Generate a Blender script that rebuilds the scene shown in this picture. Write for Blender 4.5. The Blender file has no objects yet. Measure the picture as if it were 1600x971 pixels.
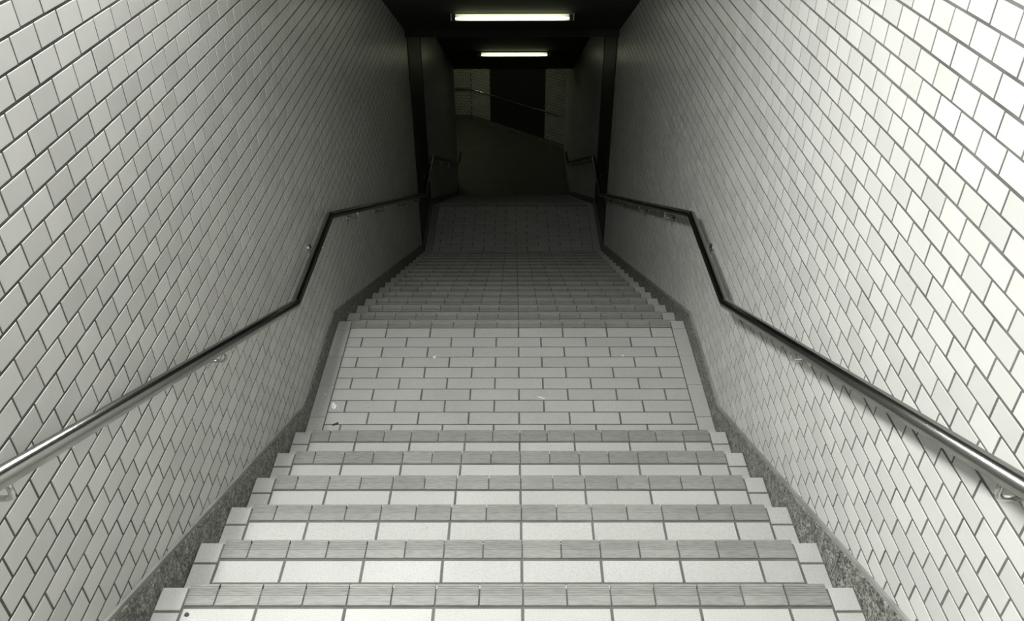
import bpy, bmesh, math, random
from mathutils import Vector, Matrix
random.seed(7)
rnd = random.Random(11)
scene = bpy.context.scene
col = scene.collection

# ------------------------------------------------------------------ camera, sky, exposure
H = 8.064                                  # eye level above the floor of the lowest passage
FPX = 1277.70                              # focal length in pixels of the 1600 x 971 frame
CAM_POS = Vector((0.0258, 0.0, H))
TH, YAW, ROLL = 0.6081, -0.0041, 0.0036


def view_ray(u, v):
    xc = (u - 800) / FPX; uc = -(v - 485.5) / FPX
    c, s = math.cos(ROLL), math.sin(ROLL); xc, uc = c * xc + s * uc, -s * xc + c * uc
    y = math.cos(TH) + uc * math.sin(TH); z = -math.sin(TH) + uc * math.cos(TH)
    c, s = math.cos(YAW), math.sin(YAW)
    return Vector((c * xc + s * y, -s * xc + c * y, z))


cam_data = bpy.data.cameras.new('camera')
cam = bpy.data.objects.new('camera', cam_data)
col.objects.link(cam)
fw = view_ray(800, 485.5).normalized()
rt = (view_ray(900, 485.5) - view_ray(700, 485.5)).normalized()
up = rt.cross(fw).normalized()
cam.matrix_world = Matrix(((rt.x, up.x, -fw.x, CAM_POS.x), (rt.y, up.y, -fw.y, CAM_POS.y), (rt.z, up.z, -fw.z, CAM_POS.z), (0, 0, 0, 1)))
cam_data.sensor_width = 36.0
cam_data.lens = FPX * 36.0 / 1600.0
cam_data.clip_start = 0.02
scene.camera = cam

SKY = 50.0
world = bpy.data.worlds.new('overcast_sky')
scene.world = world
world.use_nodes = True
bg = world.node_tree.nodes['Background']
bg.inputs['Color'].default_value = (1.0, 1.0, 0.995, 1)
bg.inputs['Strength'].default_value = SKY

scene.view_settings.view_transform = 'Standard'
scene.view_settings.look = 'None'
scene.view_settings.exposure = 0.0
scene.view_settings.gamma = 1.0
scene.view_settings.use_curve_mapping = False

LAMP_STRENGTH = 2.4
BACK = -1.95                               # unseen wall added behind the stairhead to keep low sky light out
ROOF_Z = H + 1.50                          # level roof over the stairhead
ROOF_Y = 0.604                             # where the roof starts to slope down with the stairs
GAP = 0.27                                  # unseen gap added over the left wall, sends daylight to the right wall
OPEN = (-1.52, -0.84, 0.40, 3.20)         # x and y of an unseen roof opening, added to shape the daylight



def portal(x0, x1, y0, y1, dz, side):
    """a sky portal in the plane of the roof strip, or of the gap over the left wall"""
    sl = 0.149 / 0.3134 if y0 >= ROOF_Y else 0.0
    d = bpy.data.lights.new('daylight_portal', 'AREA'); d.shape = 'RECTANGLE'; d.cycles.is_portal = True
    o = bpy.data.objects.new('daylight_portal', d); col.objects.link(o)
    ym = (y0 + y1) / 2; zm = ROOF_Z - (ym - ROOF_Y) * sl
    if side:
        d.size = math.hypot(1, sl) * (y1 - y0); d.size_y = dz
        o.matrix_world = Matrix.Translation((x0, ym, zm - dz / 2)) @ Matrix.Rotation(-math.atan(sl), 4, 'X') @ Matrix(((0, 0, -1, 0), (1, 0, 0, 0), (0, -1, 0, 0), (0, 0, 0, 1)))
    else:
        d.size = x1 - x0; d.size_y = math.hypot(1, sl) * (y1 - y0)
        o.matrix_world = Matrix.Translation(((x0 + x1) / 2, ym, zm + 0.02)) @ Matrix.Rotation(-math.atan(sl), 4, 'X')


for ya_, yb_ in ((OPEN[2], min(OPEN[3], ROOF_Y)), (ROOF_Y, OPEN[3])):
    if yb_ > ya_ + 0.01:
        portal(-1.23, OPEN[1], ya_, yb_, 0, False)
        if GAP > 0.01: portal(-1.23, 0, ya_, yb_, GAP + 0.03, True)


# ------------------------------------------------------------------ materials
def node_mat(name):
    m = bpy.data.materials.new(name); m.use_nodes = True
    nt = m.node_tree
    return m, nt, nt.nodes['Principled BSDF']


def plain(name, colr, rough=0.6, metal=0.0, spec=0.5):
    m, nt, b = node_mat(name)
    b.inputs['Base Color'].default_value = (*colr, 1)
    b.inputs['Roughness'].default_value = rough
    b.inputs['Metallic'].default_value = metal
    b.inputs['Specular IOR Level'].default_value = spec
    return m


def tile_mat(name, base, vary, rough, speck=0.0, speck_scale=260.0, cloud=0.06, spec=0.5, bump=0.0, streak=False):
    """glazed or matt ceramic: a tone of its own for each tile, a soft cloud of wear and fine specks"""
    m, nt, b = node_mat(name)
    N, L = nt.nodes, nt.links
    oi = N.new('ShaderNodeObjectInfo'); ge = N.new('ShaderNodeNewGeometry')
    add = N.new('ShaderNodeMath'); add.operation = 'ADD'
    L.new(oi.outputs['Random'], add.inputs[0]); L.new(ge.outputs['Random Per Island'], add.inputs[1])
    fr = N.new('ShaderNodeMath'); fr.operation = 'FRACT'; L.new(add.outputs[0], fr.inputs[0])
    tone = N.new('ShaderNodeMapRange'); L.new(fr.outputs[0], tone.inputs['Value'])
    tone.inputs['To Min'].default_value = 1 - vary; tone.inputs['To Max'].default_value = 1 + vary * 0.6
    nz = N.new('ShaderNodeTexNoise'); nz.inputs['Scale'].default_value = 2.3; nz.inputs['Detail'].default_value = 6
    L.new(ge.outputs['Position'], nz.inputs['Vector'])
    cl = N.new('ShaderNodeMapRange'); L.new(nz.outputs['Fac'], cl.inputs['Value'])
    cl.inputs['From Min'].default_value = 0.3; cl.inputs['From Max'].default_value = 0.7
    cl.inputs['To Min'].default_value = 1 - cloud; cl.inputs['To Max'].default_value = 1 + cloud * 0.5
    mu = N.new('ShaderNodeMath'); mu.operation = 'MULTIPLY'
    L.new(tone.outputs[0], mu.inputs[0]); L.new(cl.outputs[0], mu.inputs[1])
    last = mu
    if speck:
        sn = N.new('ShaderNodeTexNoise'); sn.inputs['Scale'].default_value = speck_scale; sn.inputs['Detail'].default_value = 3
        mp = N.new('ShaderNodeMapping')
        if streak: mp.inputs['Scale'].default_value = (0.12, 1, 1)
        L.new(ge.outputs['Position'], mp.inputs['Vector']); L.new(mp.outputs[0], sn.inputs['Vector'])
        sr = N.new('ShaderNodeMapRange'); L.new(sn.outputs['Fac'], sr.inputs['Value'])
        sr.inputs['From Min'].default_value = 0.30; sr.inputs['From Max'].default_value = 0.62
        sr.inputs['To Min'].default_value = 1 - speck; sr.inputs['To Max'].default_value = 1.0 + speck * 0.15
        m2 = N.new('ShaderNodeMath'); m2.operation = 'MULTIPLY'
        L.new(mu.outputs[0], m2.inputs[0]); L.new(sr.outputs[0], m2.inputs[1]); last = m2
        # a few worn stains
        st = N.new('ShaderNodeTexNoise'); st.inputs['Scale'].default_value = 7.5; st.inputs['Detail'].default_value = 8
        st.inputs['Roughness'].default_value = 0.75
        L.new(ge.outputs['Position'], st.inputs['Vector'])
        s2 = N.new('ShaderNodeMapRange'); L.new(st.outputs['Fac'], s2.inputs['Value'])
        s2.inputs['From Min'].default_value = 0.63; s2.inputs['From Max'].default_value = 0.74
        s2.inputs['To Min'].default_value = 1.0; s2.inputs['To Max'].default_value = 0.72
        m3 = N.new('ShaderNodeMath'); m3.operation = 'MULTIPLY'
        L.new(m2.outputs[0], m3.inputs[0]); L.new(s2.outputs[0], m3.inputs[1]); last = m3
    vm = N.new('ShaderNodeVectorMath'); vm.operation = 'SCALE'
    vm.inputs[0].default_value = base; L.new(last.outputs[0], vm.inputs['Scale'])
    L.new(vm.outputs[0], b.inputs['Base Color'])
    b.inputs['Roughness'].default_value = rough
    b.inputs['Specular IOR Level'].default_value = spec
    if bump:
        bn = N.new('ShaderNodeTexNoise'); bn.inputs['Scale'].default_value = 9.0; bn.inputs['Detail'].default_value = 2
        L.new(ge.outputs['Position'], bn.inputs['Vector'])
        bp = N.new('ShaderNodeBump'); bp.inputs['Strength'].default_value = bump; bp.inputs['Distance'].default_value = 0.01
        L.new(bn.outputs['Fac'], bp.inputs['Height']); L.new(bp.outputs[0], b.inputs['Normal'])
    return m


def granite_mat(name):
    m, nt, b = node_mat(name)
    N, L = nt.nodes, nt.links
    ge = N.new('ShaderNodeNewGeometry')
    vo = N.new('ShaderNodeTexVoronoi'); vo.inputs['Scale'].default_value = 150; L.new(ge.outputs['Position'], vo.inputs['Vector'])
    nz = N.new('ShaderNodeTexNoise'); nz.inputs['Scale'].default_value = 34; nz.inputs['Detail'].default_value = 6
    L.new(ge.outputs['Position'], nz.inputs['Vector'])
    r1 = N.new('ShaderNodeValToRGB'); L.new(vo.outputs['Color'], r1.inputs['Fac'])
    r1.color_ramp.elements[0].position = 0.15; r1.color_ramp.elements[0].color = (0.02, 0.021, 0.016, 1)
    r1.color_ramp.elements[1].position = 0.85; r1.color_ramp.elements[1].color = (0.34, 0.345, 0.30, 1)
    r2 = N.new('ShaderNodeValToRGB'); L.new(nz.outputs['Fac'], r2.inputs['Fac'])
    r2.color_ramp.elements[0].position = 0.35; r2.color_ramp.elements[0].color = (0.5, 0.5, 0.5, 1)
    r2.color_ramp.elements[1].position = 0.65; r2.color_ramp.elements[1].color = (1.3, 1.3, 1.3, 1)
    mx = N.new('ShaderNodeVectorMath'); mx.operation = 'MULTIPLY'
    L.new(r1.outputs[0], mx.inputs[0]); L.new(r2.outputs[0], mx.inputs[1]); L.new(mx.outputs[0], b.inputs['Base Color'])
    b.inputs['Roughness'].default_value = 0.45
    return m


def mortar_mat(name, v, cl=0.35):
    m, nt, b = node_mat(name)
    N, L = nt.nodes, nt.links
    ge = N.new('ShaderNodeNewGeometry')
    nz = N.new('ShaderNodeTexNoise'); nz.inputs['Scale'].default_value = 6; nz.inputs['Detail'].default_value = 8
    L.new(ge.outputs['Position'], nz.inputs['Vector'])
    r = N.new('ShaderNodeValToRGB'); L.new(nz.outputs['Fac'], r.inputs['Fac'])
    r.color_ramp.elements[0].position = 0.3; r.color_ramp.elements[0].color = (v * (1 - cl), v * (1 - cl), v * (1 - cl) * .93, 1)
    r.color_ramp.elements[1].position = 0.7; r.color_ramp.elements[1].color = (v * (1 + cl), v * (1 + cl), v * (1 + cl) * .93, 1)
    L.new(r.outputs[0], b.inputs['Base Color']); b.inputs['Roughness'].default_value = 0.9
    return m


M = {}
M['wall_tile'] = tile_mat('glazed_wall_tile', (0.60, 0.602, 0.565), 0.10, 0.33, cloud=0.05, bump=0.05)
M['wall_mortar'] = mortar_mat('wall_mortar', 0.115)
M['floor_tile'] = tile_mat('pale_stair_tile', (0.505, 0.507, 0.478), 0.06, 0.5, speck=0.22, cloud=0.08)
M['nosing_tile'] = tile_mat('grey_nosing_tile', (0.285, 0.289, 0.262), 0.10, 0.55, speck=0.25, speck_scale=200, cloud=0.10, streak=True)
M['floor_mortar'] = mortar_mat('floor_mortar', 0.12, 0.3)
M['cap'] = mortar_mat('grey_cement_cap', 0.26, 0.2)
M['granite'] = granite_mat('dark_granite')
M['steel'] = plain('polished_steel', (0.62, 0.62, 0.59), 0.2, 1.0)
M['rail'] = plain('worn_steel_rail', (0.31, 0.31, 0.295), 0.21, 1.0)
M['ceiling'] = plain('dark_ceiling_paint', (0.035, 0.036, 0.03), 0.8)
M['dark_panel'] = plain('dark_painted_steel', (0.022, 0.023, 0.018), 0.5)
M['beam'] = plain('beam_paint', (0.03, 0.032, 0.026), 0.8)
M['tray'] = plain('white_enamel', (0.75, 0.75, 0.72), 0.4)
M['socket'] = plain('black_plastic', (0.03, 0.03, 0.03), 0.4)
M['paper'] = plain('white_paper', (0.85, 0.86, 0.86), 0.7)
M['gum'] = plain('dark_gum', (0.05, 0.05, 0.045), 0.8)
M['leaf'] = plain('dead_leaf', (0.045, 0.042, 0.03), 0.8)
M['pavement'] = mortar_mat('street_pavement', 0.35, 0.15)
M['concrete'] = mortar_mat('grey_concrete', 0.3, 0.15)
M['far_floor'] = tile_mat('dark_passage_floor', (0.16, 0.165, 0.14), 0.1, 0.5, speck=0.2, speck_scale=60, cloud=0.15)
for key, st in (('tube', LAMP_STRENGTH), ('passage_tube', 26.0)):
    m, nt, b = node_mat('fluorescent_tube' if key == 'tube' else 'bright_passage_tube')
    b.inputs['Base Color'].default_value = (1, 1, 1, 1)
    b.inputs['Emission Color'].default_value = (0.93, 1.0, 0.62, 1)
    b.inputs['Emission Strength'].default_value = st
    M[key] = m


# ------------------------------------------------------------------ helpers
def mesh_from(name, verts, faces, mat=None, smooth=False):
    me = bpy.data.meshes.new(name)
    me.from_pydata([tuple(v) for v in verts], [], faces)
    me.update()
    if mat: me.materials.append(mat)
    if smooth:
        for p in me.polygons: p.use_smooth = True
    return me


def link(name, data, parent=None, loc=None, rot=None):
    o = bpy.data.objects.new(name, data)
    col.objects.link(o)
    if loc is not None: o.location = loc
    if rot is not None: o.rotation_euler = rot
    if parent: o.parent = parent
    return o


def tag(o, label, cat, group=None, kind=None):
    o['label'] = label; o['category'] = cat
    if group: o['group'] = group
    if kind: o['kind'] = kind
    return o


def box_vf(x0, x1, y0, y1, z0, z1):
    v = [(x0, y0, z0), (x1, y0, z0), (x1, y1, z0), (x0, y1, z0), (x0, y0, z1), (x1, y0, z1), (x1, y1, z1), (x0, y1, z1)]
    f = [(0, 3, 2, 1), (4, 5, 6, 7), (0, 1, 5, 4), (1, 2, 6, 5), (2, 3, 7, 6), (3, 0, 4, 7)]
    return v, f


def prism_x(poly, x0, x1):
    """a closed outline in (y, z) carried from x0 to x1"""
    n = len(poly)
    v = [(x0, y, z) for y, z in poly] + [(x1, y, z) for y, z in poly]
    a = sum(poly[i][0] * poly[(i + 1) % n][1] - poly[(i + 1) % n][0] * poly[i][1] for i in range(n))
    f = [tuple(reversed(range(n))), tuple(range(n, 2 * n))]
    f += [(i, (i + 1) % n, n + (i + 1) % n, n + i) for i in range(n)]
    if a < 0: f = [tuple(reversed(q)) for q in f]
    return v, f


def tile_vf(lx, ly, th, ch):
    """a tile lying flat, its top at z = 0, chamfered round the top; no underside"""
    a, b2 = lx / 2, ly / 2
    v = []
    for ax, ay, z in ((a, b2, -th), (a, b2, -ch), (a - ch, b2 - ch, 0)):
        v += [(-ax, -ay, z), (ax, -ay, z), (ax, ay, z), (-ax, ay, z)]
    f = [(8, 9, 10, 11)]
    for k in (0, 4):
        for i in range(4):
            j = (i + 1) % 4
            f.append((k + i, k + j, k + 4 + j, k + 4 + i))
    return v, f


_tile_cache = {}


def tile_mesh(name, lx, ly, th, ch, mat):
    key = (name, round(lx, 4), round(ly, 4), th, ch)
    if key not in _tile_cache:
        _tile_cache[key] = mesh_from(name, *tile_vf(lx, ly, th, ch), M[mat])
    return _tile_cache[key]


class Bag:
    """collects transformed pieces into one mesh"""
    def __init__(self): self.v = []; self.f = []
    def add(self, vf, mat=None):
        v, f = vf; n = len(self.v)
        self.v += [mat @ Vector(p) for p in v] if mat else [Vector(p) for p in v]
        self.f += [tuple(i + n for i in q) for q in f]
    def build(self, name, mat, parent=None, smooth=False):
        return link(name, mesh_from(name, self.v, self.f, mat, smooth), parent)


def tube_vf(pts, r, n=14, caps=True):
    """a round bar along a polyline with mitred corners"""
    pts = [Vector(p) for p in pts]
    v = []; f = []
    d0 = (pts[1] - pts[0]).normalized()
    ref = Vector((1, 0, 0)) if abs(d0.x) < 0.9 else Vector((0, 0, 1))
    for k, p in enumerate(pts):
        if k == 0: d = d0; t = d
        elif k == len(pts) - 1: d = (p - pts[k - 1]).normalized(); t = d
        else:
            a = (p - pts[k - 1]).normalized(); c = (pts[k + 1] - p).normalized()
            d = a; t = (a + c).normalized()
        s = (ref - d * ref.dot(d)).normalized(); w = d.cross(s)
        ref = s
        for i in range(n):
            an = 2 * math.pi * i / n
            q = p + (s * math.cos(an) + w * math.sin(an)) * r
            # slide along the incoming direction on to the mitre plane
            q = q + d * ((p - q).dot(t) / d.dot(t))
            v.append(q)
        if 0 < k < len(pts) - 1:
            c = (pts[k + 1] - p).normalized()
            ref = (s - c * s.dot(c)).normalized()
    for k in range(len(pts) - 1):
        for i in range(n):
            j = (i + 1) % n
            f.append((k * n + i, k * n + j, (k + 1) * n + j, (k + 1) * n + i))
    if caps:
        f.append(tuple(reversed(range(n)))); f.append(tuple(range((len(pts) - 1) * n, len(pts) * n)))
    return v, f


def to_px(p):
    d = Vector(p) - CAM_POS
    z = d.dot(fw)
    if z < 0.05: return None
    return (800 + FPX * d.dot(rt) / z, 485.5 - FPX * d.dot(up) / z)


def px_area(corners):
    """area in pixels of a quad, 0 when its middle lies outside the frame"""
    q = [to_px(c) for c in corners]
    if any(c is None for c in q): return 0
    mx = sum(c[0] for c in q) / 4; my = sum(c[1] for c in q) / 4
    if not (-5 < mx < 1605 and -5 < my < 976): return 0
    return abs(sum(q[i][0] * q[(i + 1) % 4][1] - q[(i + 1) % 4][0] * q[i][1] for i in range(4))) / 2


# ------------------------------------------------------------------ measures of the stair
T, R_ = 0.3134, 0.1490                    # going and rise
SL = R_ / T
Y0, Z0 = 3.3575, H - 3.1474               # last nosing above the first landing
N1 = 16                                   # risers in each flight
L1Z = Z0 - R_; L1Y = 4.6244               # first landing and its far edge
L2Z = L1Z - N1 * R_; F2Y = L1Y + 15 * T   # second landing; last nosing above it
L2Y = 10.97
FLZ = L2Z - N1 * R_; F3Y = L2Y + 15 * T   # passage floor
TOPZ = Z0 + (N1 - 1) * R_; TOPY = Y0 - (N1 - 1) * T
WF, WB, WALL = 1.10, 1.197, 1.212         # half widths: tile field, border, wall face
NOSE, ROW, TILE = 0.096, 0.107, 0.30      # depth of nosing row, depth of tile row, tile width
JX = 0.0515                               # a joint between tiles
JT = 0.0095


def nose_z(y):
    """height of the line over the nosings, level over landings"""
    if y < TOPY: return TOPZ
    if y < Y0: return Z0 - (y - Y0) * SL
    if y < Y0 + T: return Z0 - (y - Y0) * SL
    if y < L1Y: return L1Z
    if y < F2Y + T: return L1Z - (y - L1Y) * SL
    if y < L2Y: return L2Z
    if y < F3Y + T: return L2Z - (y - L2Y) * SL
    return FLZ


def row_cuts(offset, pitch, lo=-WF, hi=WF, least=0.02):
    """(x0, x1) of the tiles in a row"""
    xs = [lo]
    k = math.ceil((lo - offset) / pitch)
    while offset + k * pitch < hi - least:
        if offset + k * pitch > lo + least: xs.append(offset + k * pitch)
        k += 1
    xs.append(hi)
    return list(zip(xs[:-1], xs[1:]))


_nose_cache = {}


def nosing_vf(lx, ly):
    """grey tread-edge tile: rounded nose at +y and five grooves behind it, carried along x"""
    e = ly / 2
    prof = [(-e, -0.012), (-e, -0.002), (-e + 0.002, 0.0)]
    for g in (0.050, 0.041, 0.033, 0.025, 0.016):
        y = e - g
        prof += [(y - 0.0025, 0.0), (y - 0.0008, -0.0022), (y + 0.0008, -0.0022), (y + 0.0025, 0.0)]
    prof += [(e - 0.007, 0.0), (e - 0.002, -0.002), (e, -0.007), (e, -0.030)]
    n = len(prof)
    v = [(-lx / 2, y, z) for y, z in prof] + [(lx / 2, y, z) for y, z in prof]
    f = [(i + 1, i, n + i, n + i + 1) for i in range(n - 1)]
    base = [(-e, -0.030)]
    v += [(-lx / 2, -e, -0.03), (lx / 2, -e, -0.03)]
    f += [tuple(list(range(n)) + [2 * n]), tuple(list(reversed(range(n, 2 * n))) [:] + [2 * n + 1])]
    return v, f


def nosing_mesh(lx, ly):
    k = (round(lx, 4), round(ly, 4))
    if k not in _nose_cache: _nose_cache[k] = mesh_from('nosing_tile', *nosing_vf(lx, ly), M['nosing_tile'])
    return _nose_cache[k]


def jig(a): return rnd.uniform(-a, a)


def place_rect(parent, name, x0, x1, y0, y1, z, mat, bag=None, joint=JT):
    lx, ly = x1 - x0 - joint, y1 - y0 - joint
    c = Vector(((x0 + x1) / 2, (y0 + y1) / 2, z + jig(0.0004)))
    if bag is not None:
        bag.add(tile_vf(lx, ly, 0.012, 0.0018), Matrix.Translation(c)); return
    link(name, tile_mesh(name, lx, ly, 0.012, 0.0018, mat), parent, c, (jig(0.0025), jig(0.0018), 0))


def nosing_row(parent, yedge, z, bag=None):
    for x0, x1 in row_cuts(JX + 0.002, TILE / 2):
        lx, ly = x1 - x0 - 0.006, NOSE - 0.007
        c = Vector(((x0 + x1) / 2, yedge - ly / 2, z + 0.0015 + jig(0.0003)))
        if bag is not None: bag.add(nosing_vf(lx, ly), Matrix.Translation(c))
        else: link('nosing_tile', nosing_mesh(lx, ly), parent, c, (0, jig(0.002), 0))


def step(parent, yedge, z, single, field_bag, nose_bag, first=False):
    """one step: mortar body, pale tiles, border tiles and the grey nosing"""
    s = link('step', mesh_from('step', *box_vf(-WB, WB, yedge - T - 0.03, yedge - 0.020, z - R_ - 0.02, z - 0.004), M['floor_mortar']), parent)
    nb = None if single else nose_bag
    fb = None if single else field_bag
    nosing_row(s, yedge, z, nb)
    yb = yedge - NOSE
    for x0, x1 in row_cuts(JX, TILE): place_rect(s, 'tread_tile', x0, x1, yb - ROW, yb, z, 'floor_tile', fb)
    for x0, x1 in row_cuts(JX, TILE): place_rect(s, 'tread_tile', x0, x1, yb - 2 * ROW + 0.0, yb - ROW, z, 'floor_tile', field_bag)
    ye = yedge - 0.016
    for sx in (-1, 1):
        a, b3 = sorted((sx * WF, sx * WB))
        place_rect(s, 'border_tile', a, b3, ye - 0.096, ye + 0.004, z, 'floor_tile', fb)
        place_rect(s, 'border_tile', a, b3, ye - 0.096 - 0.2, ye - 0.096, z, 'floor_tile', fb)
    return s


def flight(name, label, y_top, z_top, n, singles):
    """n steps; step 0 is the upper one"""
    root = tag(link(name, None), label, 'staircase', kind='structure')
    fb, nb = Bag(), Bag()
    for k in range(n):
        step(root, y_top + k * T, z_top - k * R_, k in singles, fb, nb)
    if fb.v: fb.build('tread_tile_field', M['floor_tile'], root)['kind'] = 'stuff'
    if nb.v: nb.build('nosing_tile_field', M['nosing_tile'], root)['kind'] = 'stuff'
    return root


# ------------------------------------------------------------------ stair flights and landings
flight('stair_flight', 'flight of pale tiled steps with grooved grey nosings, leading down to the brighter landing',
       TOPY, TOPZ, N1, set(range(N1 - 7, N1)))
flight('stair_flight', 'darker flight of tiled steps between the brick-patterned landing and the dark one below',
       L1Y + T, L1Z - R_, N1 - 1, set(range(0, N1 - 1)))
flight('stair_flight', 'lowest flight of steps in deep shade dropping to the dark passage',
       L2Y + T, L2Z - R_, N1 - 1, set())


def landing(label, y0, y1, z, single=True):
    root = tag(link('floor_landing', mesh_from('floor_landing', *box_vf(-WB, WB, y0 - 0.05, y1 - 0.020, z - 0.25, z - 0.004), M['floor_mortar'])),
               label, 'landing', kind='structure')
    fb, nb = Bag(), Bag()
    nosing_row(root, y1, z, None if single else nb)
    y = y1 - NOSE; k = 0
    while y > y0 - 0.02:
        for x0, x1 in row_cuts(JX if k % 2 == 0 else JX - TILE / 2, TILE):
            place_rect(root, 'floor_tile', x0, x1, max(y - ROW, y0 - 0.04), y, z, 'floor_tile', None if single else fb)
        y -= ROW; k += 1
    ye = y1 - 0.016
    for sx in (-1, 1):
        a, b3 = sorted((sx * WF, sx * WB))
        yy = ye - 0.0915
        place_rect(root, 'border_tile', a, b3, yy, ye + 0.004, z, 'floor_tile')
        while yy > y0 - 0.02:
            place_rect(root, 'border_tile', a, b3, max(yy - 0.296, y0 - 0.04), yy, z, 'floor_tile', joint=0.004)
            yy -= 0.296
    if fb.v: fb.build('tile_field', M['floor_tile'], root)['kind'] = 'stuff'
    return root


landing('landing paved with pale running-bond tiles, between the bright steps and the darker flight', Y0 - 0.02, L1Y, L1Z)
landing('shaded tiled landing at the foot of the darker flight, between the black wall panels', F2Y - 0.02, L2Y, L2Z)

gy = [BACK - 0.3, TOPY, Y0, L1Y, F2Y, L2Y, F3Y, 16.6]
gt = [(y, nose_z(y) - 0.30) for y in gy]
gr = link('ground', mesh_from('ground', *prism_x(gt + [(16.6, FLZ - 1.2), (BACK - 0.3, FLZ - 1.2)], -1.6, 1.6), M['concrete']))
tag(gr, 'solid ground carrying the stairs', 'ground', kind='structure')
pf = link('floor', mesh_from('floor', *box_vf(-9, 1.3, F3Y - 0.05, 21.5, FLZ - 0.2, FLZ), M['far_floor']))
tag(pf, 'dark floor of the passage at the bottom of the stairs', 'floor', kind='structure')
pv = link('floor_stairhead', mesh_from('floor_stairhead', *box_vf(-WALL - 0.1, WALL + 0.1, BACK - 0.1, TOPY - T + 0.02, TOPZ - 0.2, TOPZ - 0.001), M['pavement']))
tag(pv, 'plain floor at the head of the stairs behind the viewer', 'floor', kind='structure')


# ------------------------------------------------------------------ walls
PY, PZ = 0.1245, 0.0735                    # pitch of the wall tiles along and up
WZ0 = H - 0.661                            # one course line
WY0 = 2.025                                # a joint in the course above that line
WT = (PY - 0.008, PZ - 0.0085)


def ceil_z(y):
    if y < ROOF_Y: return ROOF_Z
    if y < 9.5: return H + 1.787 - SL * y
    if y < 10.7: return H - 2.73
    if y < 16.47: return H - 2.73 - (y - 10.7) * 0.4749
    return H - 5.47


NICHE = (9.48, 10.82)


def side_wall(sx, y_start, y_end, label):
    name = 'wall_left' if sx < 0 else 'wall_right'
    face = WALL + 0.0018
    ys = sorted({y for y in (y_start, TOPY, ROOF_Y, 9.5, 10.7, 16.47, y_end) if y_start <= y <= y_end})
    top = [(y, ceil_z(y) + 0.1) for y in ys]
    if sx < 0:                             # gap under the roof, added along the made-up daylight opening
        top = []
        for y in sorted(set(ys) | {OPEN[2], OPEN[3]}):
            g = GAP if OPEN[2] <= y <= OPEN[3] else -0.1
            if y == OPEN[2]: top.append((y - 0.002, ceil_z(y) + 0.1))
            top.append((y, ceil_z(y) - g))
            if y == OPEN[3]: top.append((y + 0.002, ceil_z(y) + 0.1))
    bot = [(y, min(nose_z(y) - 0.5, TOPZ - 0.4)) for y in ys]
    v, f = prism_x(bot + top[::-1], sx * face, sx * (face + 0.3))
    wall = link(name, mesh_from(name, v, f, M['wall_mortar']))
    bm = bmesh.new(); bm.from_mesh(wall.data); bmesh.ops.recalc_face_normals(bm, faces=bm.faces); bm.to_mesh(wall.data); bm.free()
    tag(wall, label, 'wall', kind='structure')
    # tiles
    if sx > 0: basis = Matrix(((0, 0, -1, 0), (-1, 0, 0, 0), (0, 1, 0, 0), (0, 0, 0, 1)))
    else: basis = Matrix(((0, 0, 1, 0), (1, 0, 0, 0), (0, 1, 0, 0), (0, 0, 0, 1)))
    spots = []
    k0 = math.floor((FLZ - WZ0) / PZ) - 1; k1 = math.ceil((H + 3.2 - WZ0) / PZ)
    for k in range(k0, k1):
        zc = WZ0 + (k + 0.5) * PZ
        off = WY0 if k % 2 == 0 else WY0 + PY / 2
        j0 = math.floor((y_start - off) / PY); j1 = math.ceil((y_end - off) / PY)
        dz = jig(0.0006)
        for j in range(j0, j1):
            ya, yb = off + j * PY, off + (j + 1) * PY
            ya, yb = max(ya, y_start), min(yb, y_end)
            if NICHE[0] < yb and ya < NICHE[1]:
                if ya < NICHE[0]: yb = NICHE[0]
                elif yb > NICHE[1]: ya = NICHE[1]
                else: continue
            if yb - ya < 0.03: continue
            yc = (ya + yb) / 2
            if zc - PZ / 2 > ceil_z(yc) + 0.02: continue
            if sx < 0 and OPEN[2] < yc < OPEN[3] and zc + PZ / 2 > ceil_z(yb) - GAP: continue
            if zc + PZ / 2 < nose_z(yc) - 0.12: continue
            x = sx * WALL
            corners = [(x, ya, zc - PZ / 2), (x, yb, zc - PZ / 2), (x, yb, zc + PZ / 2), (x, ya, zc + PZ / 2)]
            a = px_area(corners) if zc > nose_z(yc) + 0.05 else 0
            spots.append((a, x, yc, zc + dz, yb - ya - 0.0075))
    spots.sort(key=lambda s: -s[0])
    bag = Bag()
    for n, (a, x, yc, zc, ly) in enumerate(spots):
        mt = Matrix.Translation((x, yc + jig(0.0008), zc + jig(0.0006))) @ basis @ Matrix.Rotation(jig(0.003), 4, 'X') @ Matrix.Rotation(jig(0.003), 4, 'Y')
        if n < 300 and a > 0:
            o = link('wall_tile', tile_mesh('wall_tile', ly, WT[1], 0.008, 0.0008, 'wall_tile'), wall)
            o.matrix_local = mt
        else:
            bag.add(tile_vf(ly, WT[1], 0.008, 0.0008), mt)
    bag.build('wall_tile_field', M['wall_tile'], wall)['kind'] = 'stuff'
    return wall


side_wall(-1, BACK, 16.47, 'tall wall of staggered off-white tiles beside the stairs, on the dimmer side')
side_wall(1, BACK, 18.37, 'tall wall of staggered off-white tiles beside the stairs, on the brightly lit side')

bw = link('wall_light_block', mesh_from('wall_light_block', *box_vf(-WALL - 0.3, WALL + 0.3, BACK - 0.25, BACK, TOPZ - 0.3, ROOF_Z + 0.1), M['concrete']))  # added out of view to block sky light from behind
tag(bw, 'unseen concrete wall added behind the viewer to shut daylight out at the head of the stairs', 'wall', kind='structure')

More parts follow.
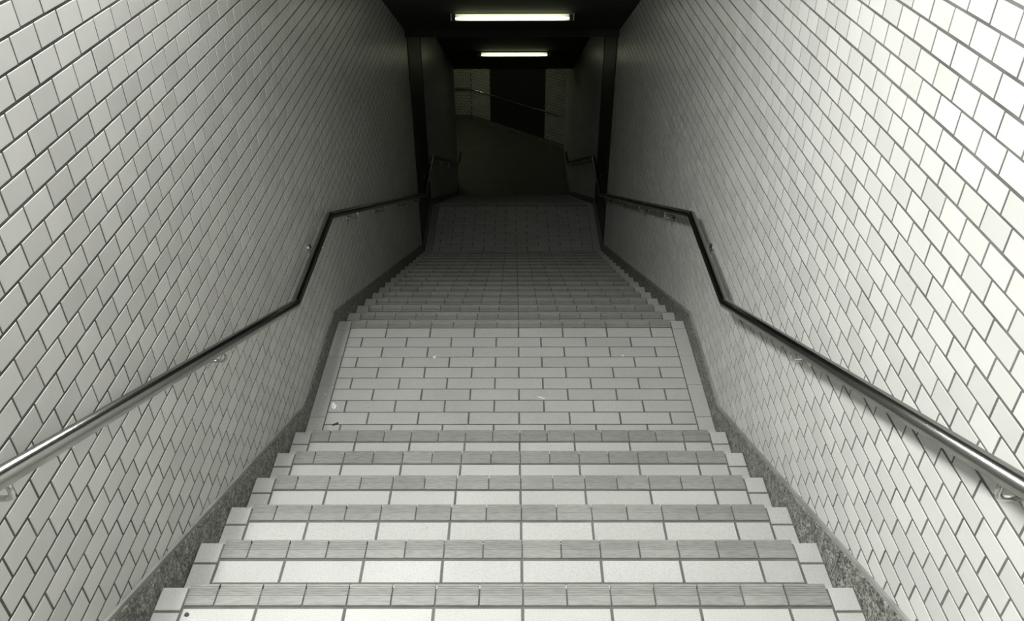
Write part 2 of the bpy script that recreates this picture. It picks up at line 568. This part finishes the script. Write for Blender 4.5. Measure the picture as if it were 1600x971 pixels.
# black steel panels let into both walls over the second landing
for sx, side in ((-1, 'dimmer'), (1, 'brighter')):
    y0, y1 = NICHE[0] + 0.012, NICHE[1] - 0.012
    zt, zb = H - 2.74, L2Z + 0.01
    x0, x1 = sorted((sx * (WALL + 0.0045), sx * (WALL - 0.004)))
    d = tag(link('door_1' if sx < 0 else 'door_2', None, None, (sx * WALL, (y0 + y1) / 2, zb)),
            'black steel shutter panel in the wall over the lower landing, on the %s side' % side, 'panel', kind='structure')
    def part(nm, vf, mat):
        o = link(nm, mesh_from(nm, *vf, M[mat])); o.parent = d; o.matrix_parent_inverse = Matrix.Translation(-d.location); return o
    part('panel', box_vf(x0, x1, y0 + 0.05, y1 - 0.05, zb, zt), 'dark_panel')
    xa, xb = sorted((sx * (WALL + 0.0045), sx * (WALL - 0.010)))
    part('door_frame', box_vf(xa, xb, y0, y0 + 0.05, zb, zt), 'dark_panel')
    part('door_frame', box_vf(xa, xb, y1 - 0.05, y1, zb, zt), 'dark_panel')

# granite skirting that climbs with the steps
for sx, side in ((-1, 'left'), (1, 'right')):
    up_ = 0.075
    hl = 0.122
    top = [(TOPY - 0.3, TOPZ + 0.10), (TOPY - 0.05, TOPZ + 0.10)]
    ya = Y0 + (Z0 + up_ - (L1Z + hl)) / SL
    top += [(ya, L1Z + hl)]
    yb = L1Y - (hl - up_) / SL
    top += [(yb, L1Z + hl)]
    ya2 = L1Y + (L1Z + up_ - (L2Z + hl)) / SL
    top += [(ya2, L2Z + hl)]
    top += [(L2Y - (hl - up_) / SL, L2Z + hl)]
    ya3 = L2Y + (L2Z + up_ - (FLZ + hl)) / SL
    top += [(ya3, FLZ + hl), (16.4, FLZ + hl)]
    base = tag(link('baseboard_' + side, None), 'dark speckled granite skirting stepping down along the %s wall' % side, 'skirting', kind='structure')
    seg = []
    for (y0, z0), (y1, z1) in zip(top[:-1], top[1:]):
        ln = math.hypot(y1 - y0, z1 - z0); n = max(1, round(ln / 0.62))
        for i in range(n):
            a, c = i / n, (i + 1) / n
            seg.append((y0 + (y1 - y0) * a, z0 + (z1 - z0) * a, y0 + (y1 - y0) * c, z0 + (z1 - z0) * c))
    for y0, z0, y1, z1 in seg:
        g = 0.0015
        dep0 = 0.34
        poly = [(y0 + g, z0 - dep0), (y1 - g, z1 - dep0), (y1 - g, z1), (y0 + g, z0)]
        xa, xb = WB - 0.001, WALL + 0.004
        v, f = prism_x(poly, sx * xa, sx * xb)
        # ease the upper front edge
        v = [Vector(p) for p in v]
        for p in v:
            if abs(abs(p.x) - xa) < 1e-6 and (abs(p.z - z0) < 1e-6 or abs(p.z - z1) < 1e-6) and p.z > min(z0, z1) - 1e-6: p.z -= 0.006
        o = link('skirting_slab', mesh_from('skirting_slab', v, f, M['granite']), base)
        bm = bmesh.new(); bm.from_mesh(o.data); bmesh.ops.recalc_face_normals(bm, faces=bm.faces); bm.to_mesh(o.data); bm.free()

    for (y0, z0), (y1, z1) in zip(top[:-1], top[1:]):
        v, f = prism_x([(y0, z0 - 0.004), (y1, z1 - 0.004), (y1, z1 + 0.013), (y0, z0 + 0.013)], sx * (WB + 0.003), sx * (WALL + 0.004))
        o = link('cap_strip', mesh_from('cap_strip', v, f, M['cap']), base)
        bm = bmesh.new(); bm.from_mesh(o.data); bmesh.ops.recalc_face_normals(bm, faces=bm.faces); bm.to_mesh(o.data); bm.free()

# ------------------------------------------------------------------ ceiling, beam
def EDGES(faces, nv):
    """border edges of the lower sheet"""
    cnt = {}
    for q in faces:
        if max(q) < nv:
            for a, b in zip(q, q[1:] + q[:1]): cnt[(a, b)] = 1
    return [(a, b) for a, b in cnt if (b, a) not in cnt]


ROOF_END = 4.0
ys = [ROOF_END, 9.5, 10.7, 16.47, 22.5]
low = [(y, ceil_z(y) if y != 9.5 else H + 1.787 - SL * 9.5) for y in ys]
poly = low + [(y, z + 0.3) for y, z in low[::-1]]
cl = link('ceiling', mesh_from('ceiling', *prism_x(poly, -1.52, 1.52), M['ceiling']))
tag(cl, 'dark sloping ceiling over the stairs', 'ceiling', kind='structure')
xs = (-1.52, OPEN[1], 1.52)
yy = sorted({BACK - 0.25, OPEN[2], OPEN[3], ROOF_Y, ROOF_END})
ny = len(yy); nx = 3
v = [(x, y, ceil_z(y) + dz) for dz in (0, 0.12) for y in yy for x in xs]
f = []; nv = nx * ny
for j in range(ny - 1):
    for i in range(nx - 1):
        if i == 0 and OPEN[2] <= yy[j] < OPEN[3]: continue  # cells left out for the added daylight opening
        a = j * nx + i
        f += [(a, a + nx, a + nx + 1, a + 1), (a + nv, a + nv + 1, a + nv + nx + 1, a + nv + nx)]
for (p, q) in [(a2, b6) for a2, b6 in EDGES(f, nv)]:
    f.append((q, p, p + nv, q + nv))
rf = link('ceiling_stairhead', mesh_from('ceiling_stairhead', v, f, M['ceiling']))
tag(rf, 'unseen level roof over the stairhead, with an opening added to let daylight in above the viewer', 'ceiling', kind='structure')
c2 = link('ceiling_passage', mesh_from('ceiling_passage', *box_vf(-9, -1.52, 16.47, 22.5, H - 5.47, H - 5.17), M['ceiling']))
tag(c2, 'dark level ceiling of the passage branching off at the bottom', 'ceiling', kind='structure')
bmo = link('beam', mesh_from('beam', *box_vf(-WALL, WALL, 9.36, 9.5, H - 2.745, H - 2.55), M['beam']))
tag(bmo, 'dark ceiling beam across the foot of the darker flight', 'beam', kind='structure')

# ------------------------------------------------------------------ far wall of the passage: a square bay and a slanting run
PA, PB, PC = Vector((-1.07, 20.30, 0)), Vector((1.214, 18.37, 0)), Vector((-8.8, 20.5, 0))
wz0, wz1 = FLZ, H - 5.4


def far_wall(name, a, b, label, dark=None):
    d = (b - a); ln = d.length; d.normalize(); n = Vector((d.y, -d.x, 0))
    mt = Matrix(((d.x, 0, n.x, a.x), (d.y, 0, n.y, a.y), (0, 1, 0, 0), (0, 0, 0, 1)))   # x along, y up, z towards the viewer
    root = link(name, mesh_from(name, *box_vf(-0.02, ln + 0.02, wz0, wz1, -0.25, -0.0045), M['wall_mortar']))
    root.matrix_world = mt
    tag(root, label, 'wall', kind='structure')
    bag = Bag(); spots = []
    k = 0
    while wz0 + 0.12 + k * PZ < wz1:
        zc = wz0 + 0.12 + (k + .5) * PZ
        off = (k % 2) * PY / 2
        j = -1
        while off + j * PY < ln:
            xa, xb = max(0, off + j * PY), min(ln, off + (j + 1) * PY)
            j += 1
            if dark and xa < dark[1] and xb > dark[0]:
                if xa < dark[0]: xb = dark[0]
                elif xb > dark[1]: xa = dark[1]
                else: continue
            if xb - xa < .02: continue
            bag.add(tile_vf(xb - xa - 0.009, PZ - 0.010, 0.008, 0.002), Matrix.Translation(((xa + xb) / 2, zc, jig(.0005))) @ Matrix.Rotation(jig(.006), 4, 'X'))
        k += 1
    t = bag.build('wall_tile_field', M['wall_tile'], root); t['kind'] = 'stuff'
    bb = link('base_course', mesh_from('base_course', *box_vf(0, ln, wz0, wz0 + 0.11, -0.0045, 0.012), M['granite']), root)
    if dark:
        link('dark_panel', mesh_from('dark_panel', *box_vf(dark[0], dark[1], wz0 + 0.11, wz1, -0.0045, 0.003), M['dark_panel']), root)
    return root


LN = (PB - PA).length
far_wall('wall_back', PC, PA, 'distant tiled wall squarely facing the foot of the stairs')
far_wall('wall_slanting', PA, PB, 'distant slanting tiled wall with a black panel, beyond the foot of the stairs', (0.64 / 2.99 * LN, 2.38 / 2.99 * LN))
wl = link('wall_passage', mesh_from('wall_passage', *box_vf(-9, -WALL - 0.2, 16.47 - 0.3, 16.47, FLZ, H - 5.3), M['wall_mortar']))
tag(wl, 'near wall of the passage branching off at the bottom, out of sight', 'wall', kind='structure')
we = link('wall_end', mesh_from('wall_end', *box_vf(-9.2, -9, 16.2, 21, FLZ, H - 5.3), M['wall_mortar']))
tag(we, 'end wall of the branching passage, out of sight', 'wall', kind='structure')

# ------------------------------------------------------------------ handrails
XR, RR = 1.13, 0.0255
HR = 0.866
RZ1, RZ2, RZ3 = L1Z + HR, L2Z + HR + 0.03, FLZ + HR


def bracket_vf():
    """swan-neck from the underside of the rail to the wall; origin on the rail axis, wall towards -x"""
    d = WALL - XR
    pts = [(0, 0, -RR * 0.6), (0, 0, -0.052)]
    for i in range(1, 6):
        a = math.pi / 2 * i / 5
        pts.append((-0.022 + 0.022 * math.cos(a), 0, -0.052 - 0.022 * math.sin(a)))
    pts.append((-d + 0.004, 0, -0.074))
    return tube_vf(pts, 0.0075, 10)


def rosette_vf():
    d = WALL - XR
    v, f = tube_vf([(-d - 0.001, 0, -0.074), (-d + 0.006, 0, -0.074), (-d + 0.009, 0, -0.074)], 0.030, 20)
    for i in range(40, 60):
        p = v[i]; v[i] = Vector((p.x, p.y * 0.8, -0.074 + (p.z + 0.074) * 0.8))
    return v, f


bracket_me = mesh_from('bracket', *bracket_vf(), M['steel'], True)
rosette_me = mesh_from('wall_plate', *rosette_vf(), M['steel'])
RAIL = [(-1.15, RZ1 + (3.554 + 1.15) * SL), (3.554, RZ1), (4.535, RZ1), (4.535 + (RZ1 - RZ2) / SL, RZ2), (10.65, RZ2), (10.65 + (RZ2 - RZ3) / SL, RZ3), (16.25, RZ3)]


def rail_z(y):
    for (a, za), (b4, zb) in zip(RAIL[:-1], RAIL[1:]):
        if a <= y <= b4: return za + (zb - za) * (y - a) / (b4 - a)


for sx, side in ((-1, 'left'), (1, 'right')):
    root = tag(link('handrail', None, None, (sx * XR, 1.3, rail_z(1.3))),
               'polished steel handrail bending down along the %s wall of the stairs' % side, 'handrail', 'handrails on the stair walls')
    inv = Matrix.Translation(-root.location)
    pts = [(sx * XR, y, z) for y, z in RAIL]
    # ease each bend a little
    soft = [Vector(pts[0])]
    for a, p, c in zip(pts[:-2], pts[1:-1], pts[2:]):
        a, p, c = Vector(a), Vector(p), Vector(c); r = 0.012
        soft += [p + (a - p).normalized() * r, p + ((a - p).normalized() + (c - p).normalized()) * r * 0.3, p + (c - p).normalized() * r]
    soft.append(Vector(pts[-1]))
    me = mesh_from('rail', *tube_vf(soft, RR, 28), M['rail'], True)
    o = link('rail', me); o.parent = root; o.matrix_parent_inverse = inv
    for y in (0.05, 1.30, 2.58, 4.25, 5.34, 6.46, 7.72, 8.95, 10.2, 11.6, 12.9, 14.2, 15.5):
        rot = (0, 0, 0 if sx < 0 else math.pi)
        o = link('bracket', bracket_me, None, (sx * XR, y, rail_z(y)), rot); o.parent = root; o.matrix_parent_inverse = inv
        pl = link('wall_plate', rosette_me, o)

# handrail on the far walls of the passage
fr = tag(link('handrail', None, None, (0, 19.2, FLZ + 0.85)), 'thin distant handrail crossing the black panel on the slanting far wall', 'handrail')
inv = Matrix.Translation(-fr.location)
d = (PB - PA).normalized(); n = Vector((d.y, -d.x, 0)); n2 = Vector((0, -1, 0)); zz = Vector((0, 0, FLZ + 0.85))
off = 0.09
corner = PA + n * off + zz; corner = PA + (n + n2).normalized() * off * 1.1 + zz
pts = [Vector((-8.5, 20.49 - off, zz.z)), corner, PB - d * 0.14 + n * off + zz]
o = link('rail', mesh_from('rail', *tube_vf(pts, 0.02, 16), M['steel'], True)); o.parent = fr; o.matrix_parent_inverse = inv
for s in (0.35, 1.25, 2.15, 2.75):
    p = PA + d * s + zz
    o = link('bracket', mesh_from('bracket', *tube_vf([p + n * off - Vector((0, 0, .01)), p + n * off - Vector((0, 0, .06)), p - Vector((0, 0, .07))], 0.007, 8), M['steel'], True))
    o.parent = fr; o.matrix_parent_inverse = inv


# ------------------------------------------------------------------ fluorescent fittings
def fitting(label, x, y, z, tilt=0.0, rz=0.0, ln=1.2, tube='tube'):
    root = tag(link('ceiling_lamp', None, None, (x, y, z), (tilt, 0, rz)), label, 'lamp', 'fluorescent lamps on the stair ceiling')
    h = ln / 2
    # tray: back plate and flared lips, open downwards
    sec = [(-0.022, 0.026), (0.026, 0.026), (0.046, -0.026), (0.049, -0.025), (0.030, 0.032), (-0.022, 0.032)]
    link('reflector', mesh_from('reflector', *prism_x(sec, -h - 0.03, h + 0.03), M['tray']), root)
    link('housing', mesh_from('housing', *box_vf(-h, h, -0.04, 0.04, 0.032, 0.085), M['socket']), root)
    tv, tf = tube_vf([(-h + 0.018, 0, -0.012), (-h + 0.07, 0, -0.012), (-h + 0.15, 0, -0.012), (h - 0.15, 0, -0.012), (h - 0.07, 0, -0.012), (h - 0.018, 0, -0.012)], 0.0185, 16)
    for k, sc in ((0, 0.5), (1, 0.78), (4, 0.78), (5, 0.5)):
        for i in range(k * 16, k * 16 + 16): tv[i] = Vector((tv[i].x, tv[i].y * sc, -0.012 + (tv[i].z + 0.012) * sc))
    link('fluorescent_tube', mesh_from('fluorescent_tube', tv, tf, M[tube], True), root)
    for s in (-1, 1):
        a, b5 = sorted((s * (h - 0.022), s * (h + 0.012)))
        link('lamp_holder', mesh_from('lamp_holder', *box_vf(a, b5, -0.022, 0.022, -0.034, 0.03), M['socket']), root)
    return root


TILT = -math.atan(SL)
fitting('lit fluorescent lamp hanging nearest, above the foot of the darker flight', 0.005, 8.5, H - 2.293, TILT)
fitting('smaller lit fluorescent lamp farther off, over the lowest flight', 0.022, 14.3, H - 4.492, TILT)
fitting('fluorescent lamp round the corner in the branching passage', -2.3, 18.3, H - 5.57, 0, math.pi / 2, tube='passage_tube')


# ------------------------------------------------------------------ litter
def scrap(name, label, cat, x, y, z, sx, sy, sz, mat, seed, n=3):
    r = random.Random(seed)
    bm = bmesh.new()
    bmesh.ops.create_icosphere(bm, subdivisions=2, radius=1)
    for v in bm.verts:
        k = 1 + r.uniform(-.38, .30)
        v.co = Vector((v.co.x * sx * k, v.co.y * sy * k, max(v.co.z * sz * k, -sz * .4)))
    zmin = min(v.co.z for v in bm.verts)
    for v in bm.verts: v.co.z -= zmin
    me = bpy.data.meshes.new(name); bm.to_mesh(me); bm.free(); me.materials.append(M[mat])
    o = link(name, me, None, (x, y, z), (0, 0, r.uniform(0, 3)))
    return tag(o, label, cat)


scrap('paper_scrap', 'crumpled white wrapper lying at the edge of the landing beside its border tiles', 'litter', -1.066, 3.72, L1Z + .0005, .024, .016, .012, 'paper', 3)
scrap('paper_scrap', 'small white crumb of paper on the landing tiles below the darker flight', 'litter', -0.497, 4.20, L1Z + .0005, .012, .009, .007, 'paper', 5)
scrap('paper_scrap', 'tiny white speck of paper beside the crumpled wrapper', 'litter', -1.14, 3.83, L1Z + .0005, .006, .005, .003, 'paper', 8)
scrap('paper_scrap', 'thin curled white shred near the middle of the landing', 'litter', 0.184, 3.80, L1Z + .0005, .03, .004, .003, 'paper', 9)
scrap('paper_scrap', 'small white chip at a joint on the brighter side of the landing', 'litter', 0.731, 4.217, L1Z + .0005, .010, .005, .003, 'paper', 12)
scrap('dead_leaf', 'dark shrivelled leaf at the near corner of the landing', 'litter', -1.03, 3.565, L1Z + .0005, .022, .008, .003, 'leaf', 14)
scrap('gum_spot', 'dark flattened gum spot on the nearest step by the border tiles', 'litter', -1.075, 1.666, Z0 + 5 * R_ + .0005, .008, .008, .0015, 'gum', 15)
